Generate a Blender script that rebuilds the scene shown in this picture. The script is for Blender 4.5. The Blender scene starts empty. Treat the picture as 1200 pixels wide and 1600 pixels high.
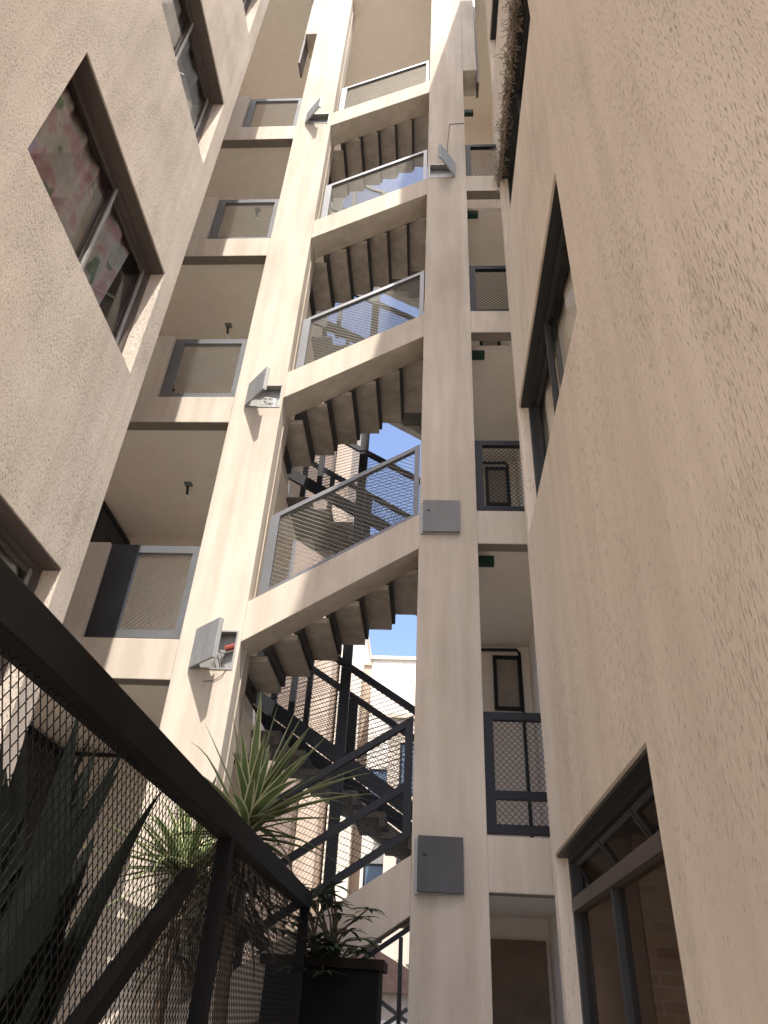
import bpy, math, random
from mathutils import Vector, Matrix
random.seed(7)
SC = bpy.context.scene
COL = SC.collection
R_ = math.radians

# ------------------------------------------------------------------ camera
cam_d = bpy.data.cameras.new("camera")
cam = bpy.data.objects.new("camera", cam_d); COL.objects.link(cam)
cam_d.sensor_fit = 'VERTICAL'; cam_d.sensor_height = 24.0; cam_d.sensor_width = 18.0
cam_d.lens = 24.0 * 1126.44 / 1600.0
cam_d.clip_start = 0.05; cam_d.clip_end = 3000
right = Vector((0.99781247, 0.04613663, 0.04734638))
down = Vector((0.01248198, 0.57183222, -0.82027563))
fwd = Vector((-0.06491894, 0.81907223, 0.57000544))
m = Matrix((right, -down, -fwd)).transposed().to_4x4()
cam.matrix_world = m
SC.camera = cam

# ------------------------------------------------------------------ light
SUN_TRAVEL = Vector((-0.28, 1.0, -1.75)).normalized()
sv = -SUN_TRAVEL
ELEV = math.asin(sv.z); ROT = math.atan2(sv.x, sv.y)
W = bpy.data.worlds.new("World"); SC.world = W; W.use_nodes = True
nt = W.node_tree; nt.nodes.clear()
o_ = nt.nodes.new("ShaderNodeOutputWorld"); b_ = nt.nodes.new("ShaderNodeBackground")
s_ = nt.nodes.new("ShaderNodeTexSky"); s_.sky_type = 'NISHITA'; s_.sun_disc = False
s_.sun_elevation = ELEV; s_.sun_rotation = ROT; s_.dust_density = 8.0; s_.air_density = 0.6; s_.altitude = 1500
nt.links.new(s_.outputs[0], b_.inputs[0]); nt.links.new(b_.outputs[0], o_.inputs[0])
b_.inputs[1].default_value = 0.15
sd = bpy.data.lights.new("sun", 'SUN'); sd.energy = 2.0; sd.angle = R_(0.53); sd.color = (1.0, 0.94, 0.85)
so = bpy.data.objects.new("sun", sd); COL.objects.link(so)
so.rotation_euler = SUN_TRAVEL.to_track_quat('-Z', 'Y').to_euler()
so.location = (5, -12, 25)
SC.view_settings.view_transform = 'Standard'; SC.view_settings.look = 'None'
SC.view_settings.exposure = 1.95; SC.view_settings.gamma = 1.0
SC.cycles.max_bounces = 14; SC.cycles.diffuse_bounces = 8; SC.cycles.transparent_max_bounces = 16

# ------------------------------------------------------------------ materials
def new_mat(name):
    mt = bpy.data.materials.new(name); mt.use_nodes = True
    n = mt.node_tree; p = n.nodes["Principled BSDF"]
    return mt, n, p
def nd(n, typ, **kw):
    x = n.nodes.new(typ)
    for k, v in kw.items(): setattr(x, k, v)
    return x
def ramp(n, src, stops):
    r = nd(n, "ShaderNodeValToRGB"); el = r.color_ramp.elements
    while len(el) < len(stops): el.new(0.5)
    for e, (p, c) in zip(el, stops):
        e.position = p; e.color = (c[0], c[1], c[2], 1)
    n.links.new(src, r.inputs[0]); return r
def coords(n, scale):
    t = nd(n, "ShaderNodeTexCoord"); mp = nd(n, "ShaderNodeMapping")
    mp.inputs['Scale'].default_value = scale
    n.links.new(t.outputs['Object'], mp.inputs[0]); return mp.outputs[0]
def noise(n, vec, scale, detail=4, rough=.55):
    x = nd(n, "ShaderNodeTexNoise"); x.inputs['Scale'].default_value = scale
    x.inputs['Detail'].default_value = detail; x.inputs['Roughness'].default_value = rough
    n.links.new(vec, x.inputs['Vector']); return x.outputs[0]
def mul(n, c1, c2, fac=1.0):
    x = nd(n, "ShaderNodeMix", data_type='RGBA', blend_type='MULTIPLY')
    x.inputs[0].default_value = fac
    n.links.new(c1, x.inputs[6]); n.links.new(c2, x.inputs[7]); return x.outputs[2]

def plaster(name, col, scale=90, stretch=0.35, pit=.55, bump=.5, dist=.004, stain=.12, pitdark=.6, soft=0, patchy=.08):
    """painted cement render: fine grain, elongated pits, broad weather staining"""
    mt, n, p = new_mat(name)
    fine = noise(n, coords(n, (1, 1, stretch)), scale, 5, .65)
    pitn = noise(n, coords(n, (1, 1, stretch * .55)), scale * .9, 3, .65)
    pm = nd(n, 'ShaderNodeMath', operation='MULTIPLY_ADD'); pm.inputs[1].default_value = patchy; 
    n.links.new(noise(n, coords(n, (1, 1, .7)), 2.3, 3, .6), pm.inputs[0]); pm.inputs[2].default_value = -.5 * patchy
    pa = nd(n, 'ShaderNodeMath', operation='ADD'); n.links.new(pitn, pa.inputs[0]); n.links.new(pm.outputs[0], pa.inputs[1])
    pits = ramp(n, pa.outputs[0], [(pit + .06, (0, 0, 0)), (pit + .16, (1, 1, 1))])
    broad = noise(n, coords(n, (1, 1, .5)), 1.6, 5, .6)
    drip = noise(n, coords(n, (1, 1, .07)), 7, 4, .6)
    c = ramp(n, broad, [(.3, [v * (1 - stain) for v in col]), (.7, [min(1, v * (1 + stain * .5)) for v in col])])
    d = ramp(n, drip, [(.35, (1 - stain, 1 - stain * 1.1, 1 - stain * 1.3)), (.62, (1, 1, 1))])
    cc = mul(n, c.outputs[0], d.outputs[0])
    pc = ramp(n, pits.outputs[0], [(0, (1, 1, 1)), (1, (pitdark, pitdark * .97, pitdark * .92))])
    cc = mul(n, cc, pc.outputs[0])
    n.links.new(cc, p.inputs['Base Color'])
    p.inputs['Roughness'].default_value = .9
    p.inputs['Specular IOR Level'].default_value = .25
    add = nd(n, "ShaderNodeMath", operation='SUBTRACT')
    m2 = nd(n, "ShaderNodeMath", operation='MULTIPLY'); m2.inputs[1].default_value = .9
    n.links.new(pits.outputs[0], m2.inputs[0]); n.links.new(fine, add.inputs[0]); n.links.new(m2.outputs[0], add.inputs[1])
    bp = nd(n, "ShaderNodeBump"); bp.inputs['Strength'].default_value = bump; bp.inputs['Distance'].default_value = dist
    n.links.new(add.outputs[0], bp.inputs['Height']); n.links.new(bp.outputs[0], p.inputs['Normal'])
    if soft:
        bv = nd(n, 'ShaderNodeBevel', samples=3); bv.inputs['Radius'].default_value = soft; n.links.new(bv.outputs[0], bp.inputs['Normal'])
    return mt
def metal(name, col, rough=.45, metallic=.0, spec=.6, var=.12):
    mt, n, p = new_mat(name)
    br = noise(n, coords(n, (1, 1, .4)), 6, 5, .65)
    c = ramp(n, br, [(.3, [v * (1 - var) for v in col]), (.7, [v * (1 + var) for v in col])])
    n.links.new(c.outputs[0], p.inputs['Base Color'])
    p.inputs['Roughness'].default_value = rough; p.inputs['Metallic'].default_value = metallic
    p.inputs['Specular IOR Level'].default_value = spec
    bp = nd(n, "ShaderNodeBump"); bp.inputs['Strength'].default_value = .12; bp.inputs['Distance'].default_value = .003
    n.links.new(noise(n, coords(n, (1, 1, 1)), 40, 3), bp.inputs['Height']); n.links.new(bp.outputs[0], p.inputs['Normal'])
    return mt
def flat(name, col, rough=.7, var=.15, scale=9, spec=.4):
    mt, n, p = new_mat(name)
    br = noise(n, coords(n, (1, 1, 1)), scale, 5, .6)
    c = ramp(n, br, [(.3, [v * (1 - var) for v in col]), (.7, [min(1, v * (1 + var)) for v in col])])
    n.links.new(c.outputs[0], p.inputs['Base Color']); p.inputs['Roughness'].default_value = rough
    p.inputs['Specular IOR Level'].default_value = spec
    return mt
def glass(name, tint=(.9, .92, .93), refl=1.0):
    mt, n, p = new_mat(name)
    n.nodes.remove(p); out = n.nodes["Material Output"]
    tr = nd(n, "ShaderNodeBsdfTransparent"); tr.inputs[0].default_value = (*tint, 1)
    gl = nd(n, "ShaderNodeBsdfGlossy"); gl.inputs['Roughness'].default_value = .015 if refl > .06 else .12
    fr = nd(n, "ShaderNodeFresnel"); fr.inputs[0].default_value = 1.5 if refl == 1.0 else 1.12
    mx = nd(n, "ShaderNodeMixShader")
    bp = nd(n, "ShaderNodeBump"); bp.inputs['Strength'].default_value = .06; bp.inputs['Distance'].default_value = .01
    n.links.new(noise(n, coords(n, (1, 1, 1)), 2.5, 1), bp.inputs['Height'])
    n.links.new(bp.outputs[0], gl.inputs['Normal']); n.links.new(bp.outputs[0], fr.inputs['Normal'])
    if refl == 1.0: n.links.new(fr.outputs[0], mx.inputs[0])
    else: mx.inputs[0].default_value = refl
    n.links.new(tr.outputs[0], mx.inputs[1]); n.links.new(gl.outputs[0], mx.inputs[2])
    n.links.new(mx.outputs[0], out.inputs[0])
    return mt
def floral(name):
    mt, n, p = new_mat(name)
    v = coords(n, (1, 1, 1))
    a = noise(n, v, 4.2, 3, .55); b = noise(n, coords(n, (1.3, 1, .8)), 6, 2, .4)
    c = ramp(n, a, [(.40, (.74, .71, .62)), (.48, (.84, .79, .72)), (.56, (.80, .56, .55)), (.68, (.70, .38, .40))])
    g = ramp(n, b, [(.64, (0, 0, 0)), (.70, (1, 1, 1))])
    mx = nd(n, "ShaderNodeMix", data_type='RGBA'); n.links.new(g.outputs[0], mx.inputs[0])
    n.links.new(c.outputs[0], mx.inputs[6]); mx.inputs[7].default_value = (.24, .34, .22, 1)
    n.links.new(mx.outputs[2], p.inputs['Base Color']); p.inputs['Roughness'].default_value = .9
    return mt
def bricky(name, c1, c2, mortar, scale=4.5):
    mt, n, p = new_mat(name)
    t = nd(n, "ShaderNodeTexCoord"); sx = nd(n, "ShaderNodeSeparateXYZ"); cx = nd(n, "ShaderNodeCombineXYZ")
    n.links.new(t.outputs['Object'], sx.inputs[0])
    ad = nd(n, "ShaderNodeMath", operation='ADD'); n.links.new(sx.outputs[0], ad.inputs[0]); n.links.new(sx.outputs[1], ad.inputs[1])
    n.links.new(ad.outputs[0], cx.inputs[0]); n.links.new(sx.outputs[2], cx.inputs[1])
    br = nd(n, "ShaderNodeTexBrick"); br.inputs['Scale'].default_value = scale
    br.inputs['Color1'].default_value = (*c1, 1); br.inputs['Color2'].default_value = (*c2, 1); br.inputs['Mortar'].default_value = (*mortar, 1)
    br.inputs['Mortar Size'].default_value = .025
    n.links.new(cx.outputs[0], br.inputs['Vector'])
    st = ramp(n, noise(n, coords(n, (1, 1, .6)), 3, 5), [(.3, (.75, .75, .75)), (.7, (1, 1, 1))])
    n.links.new(mul(n, br.outputs[0], st.outputs[0]), p.inputs['Base Color']); p.inputs['Roughness'].default_value = .9
    return mt
def leafm(name, col, var=.25, trans=.25, rough=.45):
    mt, n, p = new_mat(name)
    br = noise(n, coords(n, (1, 1, 1)), 5, 4)
    c = ramp(n, br, [(.3, [v * (1 - var) for v in col]), (.7, [v * (1 + var) for v in col])])
    n.links.new(c.outputs[0], p.inputs['Base Color']); p.inputs['Roughness'].default_value = rough
    p.inputs['Specular IOR Level'].default_value = .4 if trans > .1 else .08
    out = n.nodes["Material Output"]; tl = nd(n, "ShaderNodeBsdfTranslucent"); n.links.new(c.outputs[0], tl.inputs[0])
    mx = nd(n, "ShaderNodeMixShader"); mx.inputs[0].default_value = trans
    n.links.new(p.outputs[0], mx.inputs[1]); n.links.new(tl.outputs[0], mx.inputs[2]); n.links.new(mx.outputs[0], out.inputs[0])
    return mt

CREAM = (.61, .54, .46)
M = dict(
    tower=plaster("tower_render", CREAM, 120, .6, .55, .45, .004, .16, .70, .012, .14),
    inner=plaster("inner_render", (.88, .81, .73), 60, .8, .62, .2, .002, .035, .92),
    treads=plaster("tread_concrete", (.50, .45, .40), 45, 1, .58, .3, .003, .22, .7),
    leftw=plaster("rough_render", (.74, .65, .555), 205, .38, .505, 1.0, .009, .10, .80, 0, .26),
    rightw=plaster("dragged_render", (.80, .70, .585), 215, .27, .53, .7, .005, .09, .66, 0, .26),
    frame=metal("grey_steel_paint", (.13, .135, .145), .42, .2, .6),
    dark=metal("dark_shaded_steel", (.012, .013, .017), .5, .0, .3),  # darker copy for railings in shade, shade put into colour; also dark fittings
    boxgrey=metal('grey_box_paint', (.17, .17, .17), .5, 0, .4, .15),
    boxdark=metal('dark_grey_box_paint', (.065, .066, .068), .5, 0, .4, .2),
    galv=metal("galvanised_steel", (.33, .33, .32), .5, .35, .5, .2),
    alu=metal("aluminium", (.55, .55, .53), .35, .6, .5),
    bronze=metal("brown_window_paint", (.085, .065, .058), .5, 0, .5),
    black=metal("black_window_paint", (.025, .025, .024), .5, 0, .5),
    fence=metal("charcoal_steel_paint", (.011, .011, .011), .75, 0, .15, .25),
    sunmesh=metal('sunlit_mesh', (.24, .225, .19), .55, .2, .45),  # lighter, warmer copy for sunlit mesh, sunshine put into the colour
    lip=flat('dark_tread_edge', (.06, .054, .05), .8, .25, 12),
    treads_backlit=flat('backlit_tread_concrete', (.13, .115, .10), .9, .25, 10),  # darker copy of the tread concrete, backlit shade put into the colour
    band=flat('dark_soffit', (.20, .165, .14), .8, .15, 5),  # darker brown for the thin plates under the spandrels
    dglass=glass('dusty_glass', (.80, .75, .70), .05),
    rglass=glass('shaded_window_glass', (.92, .92, .9), .16),
    door=flat("dark_door_paint", (.030, .033, .038), .5, .3, 4),
    browndoor=flat("brown_door_paint", (.20, .145, .105), .6, .2, 4),
    glass=glass("window_glass"),
    room=flat("room_plaster", (.34, .30, .26), .9),
    floral=floral("floral_curtain"),
    beige=flat("beige_curtain", (.78, .70, .58), .9, .12, 4),
    net=flat("pale_net_curtain", (.68, .66, .63), .9, .1, 5),
    brick=bricky("brick_wall", (.36, .25, .18), (.46, .33, .25), (.42, .37, .32), 5.2),
    green=flat("green_sign_plastic", (.008, .045, .026), .5),
    white=flat("white_plastic", (.75, .75, .73), .35, .06),
    cable=flat("black_cable", (.03, .03, .03), .5),
    orange=flat("orange_conduit", (.42, .10, .07), .5),
    straw=flat("dry_straw", (.27, .22, .17), .9, .3, 30),
    leaf=leafm("yucca_green", (.115, .155, .06)),
    leafedge=leafm("yucca_cream_margin", (.52, .52, .30)),
    dead=leafm("dead_leaf", (.085, .065, .040), .35, .15, .8),
    paddle=leafm("paddle_leaf", (.007, .009, .007), .3, .05, .7),
    shrub=leafm("shrub_leaf", (.035, .060, .028), .3, .15),
    bark=flat("bark", (.12, .09, .065), .9, .35, 30),
    soil=flat("soil", (.05, .038, .028), .95, .3, 40),
    planter=flat("dark_planter", (.007, .0075, .008), .8, .2, 8, .08),
    wood=flat("brown_timber", (.016, .011, .009), .7, .3, 12, .1),
    paving=flat("paving", (.50, .46, .40), .9, .2, 3),
    grass=flat("grass", (.10, .12, .05), .95, .3, 3),
    white_b=plaster("pale_render", (.72, .66, .58), 8, 1, .6, .1, .01, .10, .9),
    cream_b=plaster("warm_render", (.52, .42, .34), 8, 1, .6, .1, .01, .14, .9),
    pink_b=plaster("pinkish_render", (.56, .47, .39), 8, 1, .6, .1, .01, .14, .9),
    shaded_b=bricky('shaded_side_brick', (.20, .14, .105), (.24, .17, .13), (.25, .20, .16), 4),  # shade on the tall beige block put into this brown
    tile=flat("red_tile", (.17, .10, .075), .8, .2, 8),
    bglass=flat("blue_window_glass", (.10, .14, .20), .1, .1, 2, .8),
    tree=leafm("tree_leaf", (.07, .09, .045), .35, .3),
)

# ------------------------------------------------------------------ helpers
def mesh_obj(name, verts, faces, mat, parent=None, mats=None, mi=None, smooth=False):
    me = bpy.data.meshes.new(name); base = Vector((0, 0, 0))
    pr = parent
    while pr is not None:
        base += pr.location; pr = pr.parent
    me.from_pydata([tuple(Vector(v) - base) for v in verts], [], faces)
    for x in (mats or [mat]): me.materials.append(x)
    if mi: me.polygons.foreach_set("material_index", mi)
    if smooth: me.polygons.foreach_set("use_smooth", [True] * len(me.polygons))
    me.update()
    o = bpy.data.objects.new(name, me); COL.objects.link(o)
    if parent is not None: o.parent = parent
    return o
class MB:
    def __init__(s): s.v = []; s.f = []; s.mi = []; s.cur = 0
    def add(s, vs, fs):
        b = len(s.v); s.v += [tuple(x) for x in vs]
        for f in fs: s.f.append(tuple(b + i for i in f)); s.mi.append(s.cur)
        return s
    def hexa(s, a):   # 8 corners: bottom ring 0-3 then top ring 4-7
        return s.add(a, [(3, 2, 1, 0), (4, 5, 6, 7), (0, 1, 5, 4), (1, 2, 6, 5), (2, 3, 7, 6), (3, 0, 4, 7)])
    def box(s, x0, y0, z0, x1, y1, z1):
        return s.hexa([(x0, y0, z0), (x1, y0, z0), (x1, y1, z0), (x0, y1, z0), (x0, y0, z1), (x1, y0, z1), (x1, y1, z1), (x0, y1, z1)])
    def prism_y(s, poly, y0, y1):   # poly of (x, z)
        n = len(poly)
        vs = [(x, y0, z) for x, z in poly] + [(x, y1, z) for x, z in poly]
        fs = [tuple(range(n)), tuple(reversed(range(n, 2 * n)))] + [(i, i + n, (i + 1) % n + n, (i + 1) % n) for i in range(n)]
        return s.add(vs, fs)
    def bar(s, p, q, w, h, up=(0, 0, 1)):
        p = Vector(p); q = Vector(q); d = (q - p).normalized(); u = Vector(up)
        sd_ = d.cross(u).normalized(); u = sd_.cross(d).normalized()
        a = sd_ * (w / 2); b = u * (h / 2)
        return s.hexa([p - a - b, p + a - b, q + a - b, q - a - b, p - a + b, p + a + b, q + a + b, q - a + b])
    def tube(s, pts, r, n=6):
        pts = [Vector(p) for p in pts]; rings = []
        for i, p in enumerate(pts):
            d = (pts[min(i + 1, len(pts) - 1)] - pts[max(i - 1, 0)]).normalized()
            a = d.cross(Vector((.31, .17, .93))).normalized(); b = d.cross(a)
            rr = r[i] if isinstance(r, (list, tuple)) else r
            rings.append([p + (a * math.cos(2 * math.pi * k / n) + b * math.sin(2 * math.pi * k / n)) * rr for k in range(n)])
        vs = [v for g in rings for v in g]; fs = []
        for i in range(len(pts) - 1):
            for k in range(n): fs.append((i * n + k, i * n + (k + 1) % n, (i + 1) * n + (k + 1) % n, (i + 1) * n + k))
        fs.append(tuple(range(n))); fs.append(tuple(range((len(pts) - 1) * n, len(pts) * n)))
        return s.add(vs, fs)
    def build(s, name, mat, parent=None, mats=None, smooth=False):
        return mesh_obj(name, s.v, s.f, mat, parent, mats, s.mi if mats else None, smooth)
def tag(o, label=None, cat=None, group=None, kind=None):
    if label: o['label'] = label
    if cat: o['category'] = cat
    if group: o['group'] = group
    if kind: o['kind'] = kind
    return o
def empty(name, loc, label, cat, group=None):
    o = bpy.data.objects.new(name, None); COL.objects.link(o); o.location = loc; o.empty_display_size = .2
    return tag(o, label, cat, group)
def copy_tree(o, parent=None):
    c = o.copy(); COL.objects.link(c)
    if parent is not None: c.parent = parent
    for ch in list(o.children): copy_tree(ch, c)
    return c
def bevel(o, w=.006, seg=2):
    b = o.modifiers.new("edge", 'BEVEL'); b.width = w; b.segments = seg; b.limit_method = 'ANGLE'; b.angle_limit = R_(40)
    return o
def expanded(mb, u0, u1, v0, v1, to3, nrm, w=.046, h=.023, sw=.0052, th=.004):
    """expanded-metal lattice: touching zigzag strands; to3 maps (u,v) to a point, nrm is the sheet normal"""
    nr = int((v1 - v0) / h); ns = int((u1 - u0) / (w / 2)); N = Vector(nrm) * th / 2
    if nr < 1 or ns < 1: return
    du = (u1 - u0) / ns; dv = (v1 - v0) / nr
    for j in range(nr + 1):
        pts = []
        for i in range(ns + 1):
            sgn = 1 if (i + j) % 2 else -1
            v = min(v1, max(v0, v0 + j * dv + sgn * (dv / 2 - sw * .35)))
            pts.append((u0 + i * du, v))
        vs = []
        for (u, v) in pts:
            a = Vector(to3(u, v - sw / 2)); b = Vector(to3(u, v + sw / 2))
            vs += [a - N, b - N, b + N, a + N]
        fs = []
        for i in range(ns):
            k = 4 * i
            for e in range(4): fs.append((k + e, k + (e + 1) % 4, k + 4 + (e + 1) % 4, k + 4 + e))
        mb.add(vs, fs)

# ------------------------------------------------------------------ key dimensions
S = 2.8; Z0 = 2.144; ZR = Z0 - 1.4 - .039
D = 5.511; XA, XB, XC, XD = -2.10, -1.576, -.106, .424
GZ = -1.85; HS = .357; PD = .40
SL = .645                                  # slope of the stair beams

# ------------------------------------------------------------------ ground
g = MB(); g.add([(-400, -200, GZ), (400, -200, GZ), (400, 900, GZ), (-400, 900, GZ)], [(0, 1, 2, 3)])
tag(g.build("ground", M['grass']), kind='structure')
g = MB(); g.add([(-12, -24, GZ + .004), (12, -24, GZ + .004), (12, 12, GZ + .004), (-12, 12, GZ + .004)], [(0, 1, 2, 3)])
tag(g.build("courtyard_paving", M['paving']), kind='structure')

# ------------------------------------------------------------------ stair tower
tower = empty("stair_tower", (-.8, D, GZ), "tall cream open stair tower with two pillars and sloping stair beams between the blocks", "stair tower")

def faced_block(name, x0, x1, y0, y1, z0, z1, holes, depth, mat, parent):
    """block whose front (y0) has rectangular recesses"""
    mb = MB()
    xs = sorted({x0, x1, *[h[0] for h in holes], *[h[1] for h in holes]}); zs = sorted({z0, z1, *[h[2] for h in holes], *[h[3] for h in holes]})
    idx = {}
    def vid(x, y, z):
        k = (x, y, z)
        if k not in idx: idx[k] = len(mb.v); mb.v.append(k)
        return idx[k]
    def q(*c): mb.f.append(tuple(vid(*k) for k in c)); mb.mi.append(0)
    for i in range(len(xs) - 1):
        for j in range(len(zs) - 1):
            a, b, c, d = xs[i], xs[i + 1], zs[j], zs[j + 1]
            if any(h[0] <= a and b <= h[1] and h[2] <= c and d <= h[3] for h in holes): continue
            q((a, y0, c), (b, y0, c), (b, y0, d), (a, y0, d))
    for a, b, c, d in holes:
        y2 = y0 + depth
        q((a, y0, c), (a, y2, c), (b, y2, c), (b, y0, c)); q((a, y0, d), (b, y0, d), (b, y2, d), (a, y2, d))
        q((a, y0, c), (a, y0, d), (a, y2, d), (a, y2, c)); q((b, y0, c), (b, y2, c), (b, y2, d), (b, y0, d))
        q((a, y2, c), (b, y2, c), (b, y2, d), (a, y2, d))
    q((x0, y1, z0), (x0, y1, z1), (x1, y1, z1), (x1, y1, z0)); q((x0, y0, z0), (x0, y0, z1), (x0, y1, z1), (x0, y1, z0))
    q((x1, y0, z0), (x1, y1, z0), (x1, y1, z1), (x1, y0, z1)); q((x0, y0, z1), (x1, y0, z1), (x1, y1, z1), (x0, y1, z1))
    return mb.build(name, mat, parent)
LBOX = [(-1.955, -1.605, 2.243, 2.593), (-1.955, -1.598, 5.155, 5.478), (-1.955, -1.615, 10.955, 11.25)]
RBOX3 = (-.085, .262, 9.43, 9.762)
ZT = 15.6
faced_block("pillar", XA, XB, D, D + PD, GZ - .1, ZT, LBOX, .09, M['tower'], tower)
faced_block("pillar", XC, XD, D, D + PD, GZ - .1, ZT, [RBOX3], .09, M['tower'], tower)
MB().box(XB + .001, D + .17, GZ, XB + .012, D + .20, ZT - .01).build('corner_bead', M['tower'], tower)
# pillar heads (fins at the top)
MB().box(XA - .20, D, 14.05, XA - .001, D + PD, ZT).build("pillar_head", M['tower'], tower)
MB().box(XD + .001, D, 12.53, XD + .22, D + PD, ZT).build("pillar_head", M['tower'], tower)
MB().box(XA - .235, D + .06, 13.1, XA - .203, D + .30, ZT).build('dark_side_strip', M['bronze'], tower)  # thin dark strips beside the pillar heads
MB().box(XD + .224, D + .06, 12.25, XD + .26, D + .30, ZT).build('dark_side_strip', M['bronze'], tower)
XL, XR = -4.05, 1.16          # inner faces of the corridor end walls
BW = 7.93                     # corridor back wall
for k in range(-1, 4):
    z = Z0 + S * k
    MB().box(-5.6, D, z, XA, D + .13, z + HS).build("spandrel", M['tower'], tower)
    MB().box(-5.6, D + .0, z + HS, -2.955, D + .13, z + 1.31).build("parapet_pier", M['tower'], tower)
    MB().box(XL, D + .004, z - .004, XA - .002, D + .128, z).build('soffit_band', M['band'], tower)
    MB().box(-5.6, D + .13, z + .10, -1.70, BW, z + .225).build("corridor_floor", M['inner'], tower)
for k in range(0, 4):
    z = ZR + S * k
    MB().box(XD, D, z, 4.0, D + .13, z + HS).build("spandrel", M['tower'], tower)
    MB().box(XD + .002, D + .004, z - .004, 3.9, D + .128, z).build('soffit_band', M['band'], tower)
    MB().box(.13, D + PD + .002, z + .10, 4.0, BW, z + .225).build("corridor_floor", M['inner'], tower)
MB().box(-5.6, BW, GZ, -1.80, BW + .2, ZT).build("back_wall", M['inner'], tower)
MB().box(.22, BW, GZ, 4.0, BW + .2, ZT).build("back_wall", M['inner'], tower)
MB().box(XL - .2, D + .13, GZ, XL, BW, ZT).build("end_wall", M['inner'], tower)
MB().box(XR, D + .13, GZ, XR + .2, BW, ZT).build("end_wall", M['inner'], tower)
MB().box(-5.8, D + .002, ZT, 4.2, BW + .5, ZT + .22).build("roof_slab", M['inner'], tower)
# doors at the end of the left corridors
for k in range(-1, 4):
    zf = Z0 + S * k + .225
    d = MB().box(XL, 7.02, zf, XL + .05, 7.90, zf + 2.54).build("door", M['door'], tower)
    MB().box(XL + .05, 7.0, zf + 2.54, XL + .07, 7.92, zf + 2.60).box(XL + .05, 6.96, zf, XL + .07, 7.02, zf + 2.6).build("door_frame", M['dark'], d)
    MB().box(XL + .05, 7.12, zf + 1.0, XL + .09, 7.16, zf + 1.16).build("handle", M['galv'], d)
# small vent windows and doors on the right back wall
for k in range(0, 4):
    zf = ZR + S * k + .225
    wn = MB()
    a, b, c, d_ = .74, 1.06, zf + 1.90, zf + 2.55
    for (x0, x1, z0, z1) in ((a, b, c, c + .04), (a, b, d_ - .04, d_), (a, a + .04, c + .04, d_ - .04), (b - .04, b, c + .04, d_ - .04)):
        wn.box(x0, BW - .04, z0, x1, BW, z1)
    wf = wn.build("vent_window", M['dark'], tower)
    MB().box(a + .04, BW - .012, c + .04, b - .04, BW - .002, d_ - .04).build("pane", M['room'], wf)
dz = ZR - S + .225
MB().box(.50, BW - .05, GZ, 1.12, BW, .62).build("door", M['browndoor'], tower)

# stair flights: sloping beam with separate treads
def beam_z(x, top): return (2.872 if top else 2.497) + (x + 1.57) * SL
for k in range(-1, 4):
    dzk = S * k - (.10 if k == -1 else 0)
    fl = MB().prism_y([(XB, beam_z(XB, 0) + dzk), (XC, beam_z(XC, 0) + dzk), (XC, beam_z(XC, 1) + dzk), (XB, beam_z(XB, 1) + dzk)], D, D + .32).build("stair_beam", M['tower'], tower)
    for i in range(8):
        x0 = -1.965 + .262 * i; zt = Z0 + S * k + .225 + .175 * i
        if i == 0: continue
        tr = MB().box(x0 - .02, D + .322 if XB < x0 < XC - .28 else D + .404, zt - .055, x0 + .275, 6.68, zt)
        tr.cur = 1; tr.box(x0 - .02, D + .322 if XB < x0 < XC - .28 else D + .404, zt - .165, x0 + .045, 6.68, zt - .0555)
        bevel(tr.build("tread", None, fl, mats=[M['treads'], M['lip']]), .005)
for k in range(-1, 4):
    dzk = S * k
    sb = MB()
    for Y in (6.85, 7.75):
        sb.bar((-2.05, Y, 1.80 + 1.45 * SL + dzk), (.16, Y, 1.80 - .76 * SL + dzk), .05, .13)
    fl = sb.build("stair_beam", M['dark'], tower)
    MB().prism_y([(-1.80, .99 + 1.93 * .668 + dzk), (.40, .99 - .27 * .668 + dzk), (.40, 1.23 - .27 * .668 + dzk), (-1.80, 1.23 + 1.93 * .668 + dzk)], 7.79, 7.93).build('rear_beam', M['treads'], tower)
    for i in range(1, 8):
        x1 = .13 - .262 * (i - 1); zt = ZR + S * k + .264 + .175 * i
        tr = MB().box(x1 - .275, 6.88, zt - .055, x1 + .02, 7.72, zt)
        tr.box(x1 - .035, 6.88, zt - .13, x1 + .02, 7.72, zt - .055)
        bevel(tr.build("tread", M['treads_backlit'], fl), .005)

# ------------------------------------------------------------------ railings
def frame_bars(mb, x0, x1, zb, zt, y, w, d, sl=0, lw=None, mid=None):
    """panel frame in the y plane; zb, zt at x0; sl = slope"""
    lw = lw or w; L = x1 - x0
    def pr(xa, xb, z0, z1): # sloped band
        mb.prism_y([(xa, z0 + (xa - x0) * sl), (xb, z0 + (xb - x0) * sl), (xb, z1 + (xb - x0) * sl), (xa, z1 + (xa - x0) * sl)], y - d / 2, y + d / 2)
    pr(x0, x1, zb, zb + w); pr(x0, x1, zt - w, zt)
    pr(x0, x0 + lw, zb + w, zt - w); pr(x1 - w, x1, zb + w, zt - w)
    for m_ in mid or []: pr(x0 + lw, x1 - w, m_, m_ + w)
def rail(name, x0, x1, zb, zt, y, w, d, mat, label, cat, sl=0, lw=None, mid=None, group=None, meshmat=None, wc=.046, hc=.023, swc=.0042):
    e = empty(name, ((x0 + x1) / 2, y, zb), label, cat, group)
    mb = MB(); frame_bars(mb, x0, x1, zb, zt, y, w, d, sl, lw, mid)
    mb.build("frame", mat, e)
    m_ = MB(); expanded(m_, x0 + (lw or w), x1 - w, zb + w, zt - w, lambda u, v: (u, y + .004, v + (u - x0) * sl), (0, 1, 0), wc, hc, swc)
    m_.build("mesh_panel", meshmat or mat, e)
    return e
NTH = ["lowest", "second lowest", "second highest", "topmost"]
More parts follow.
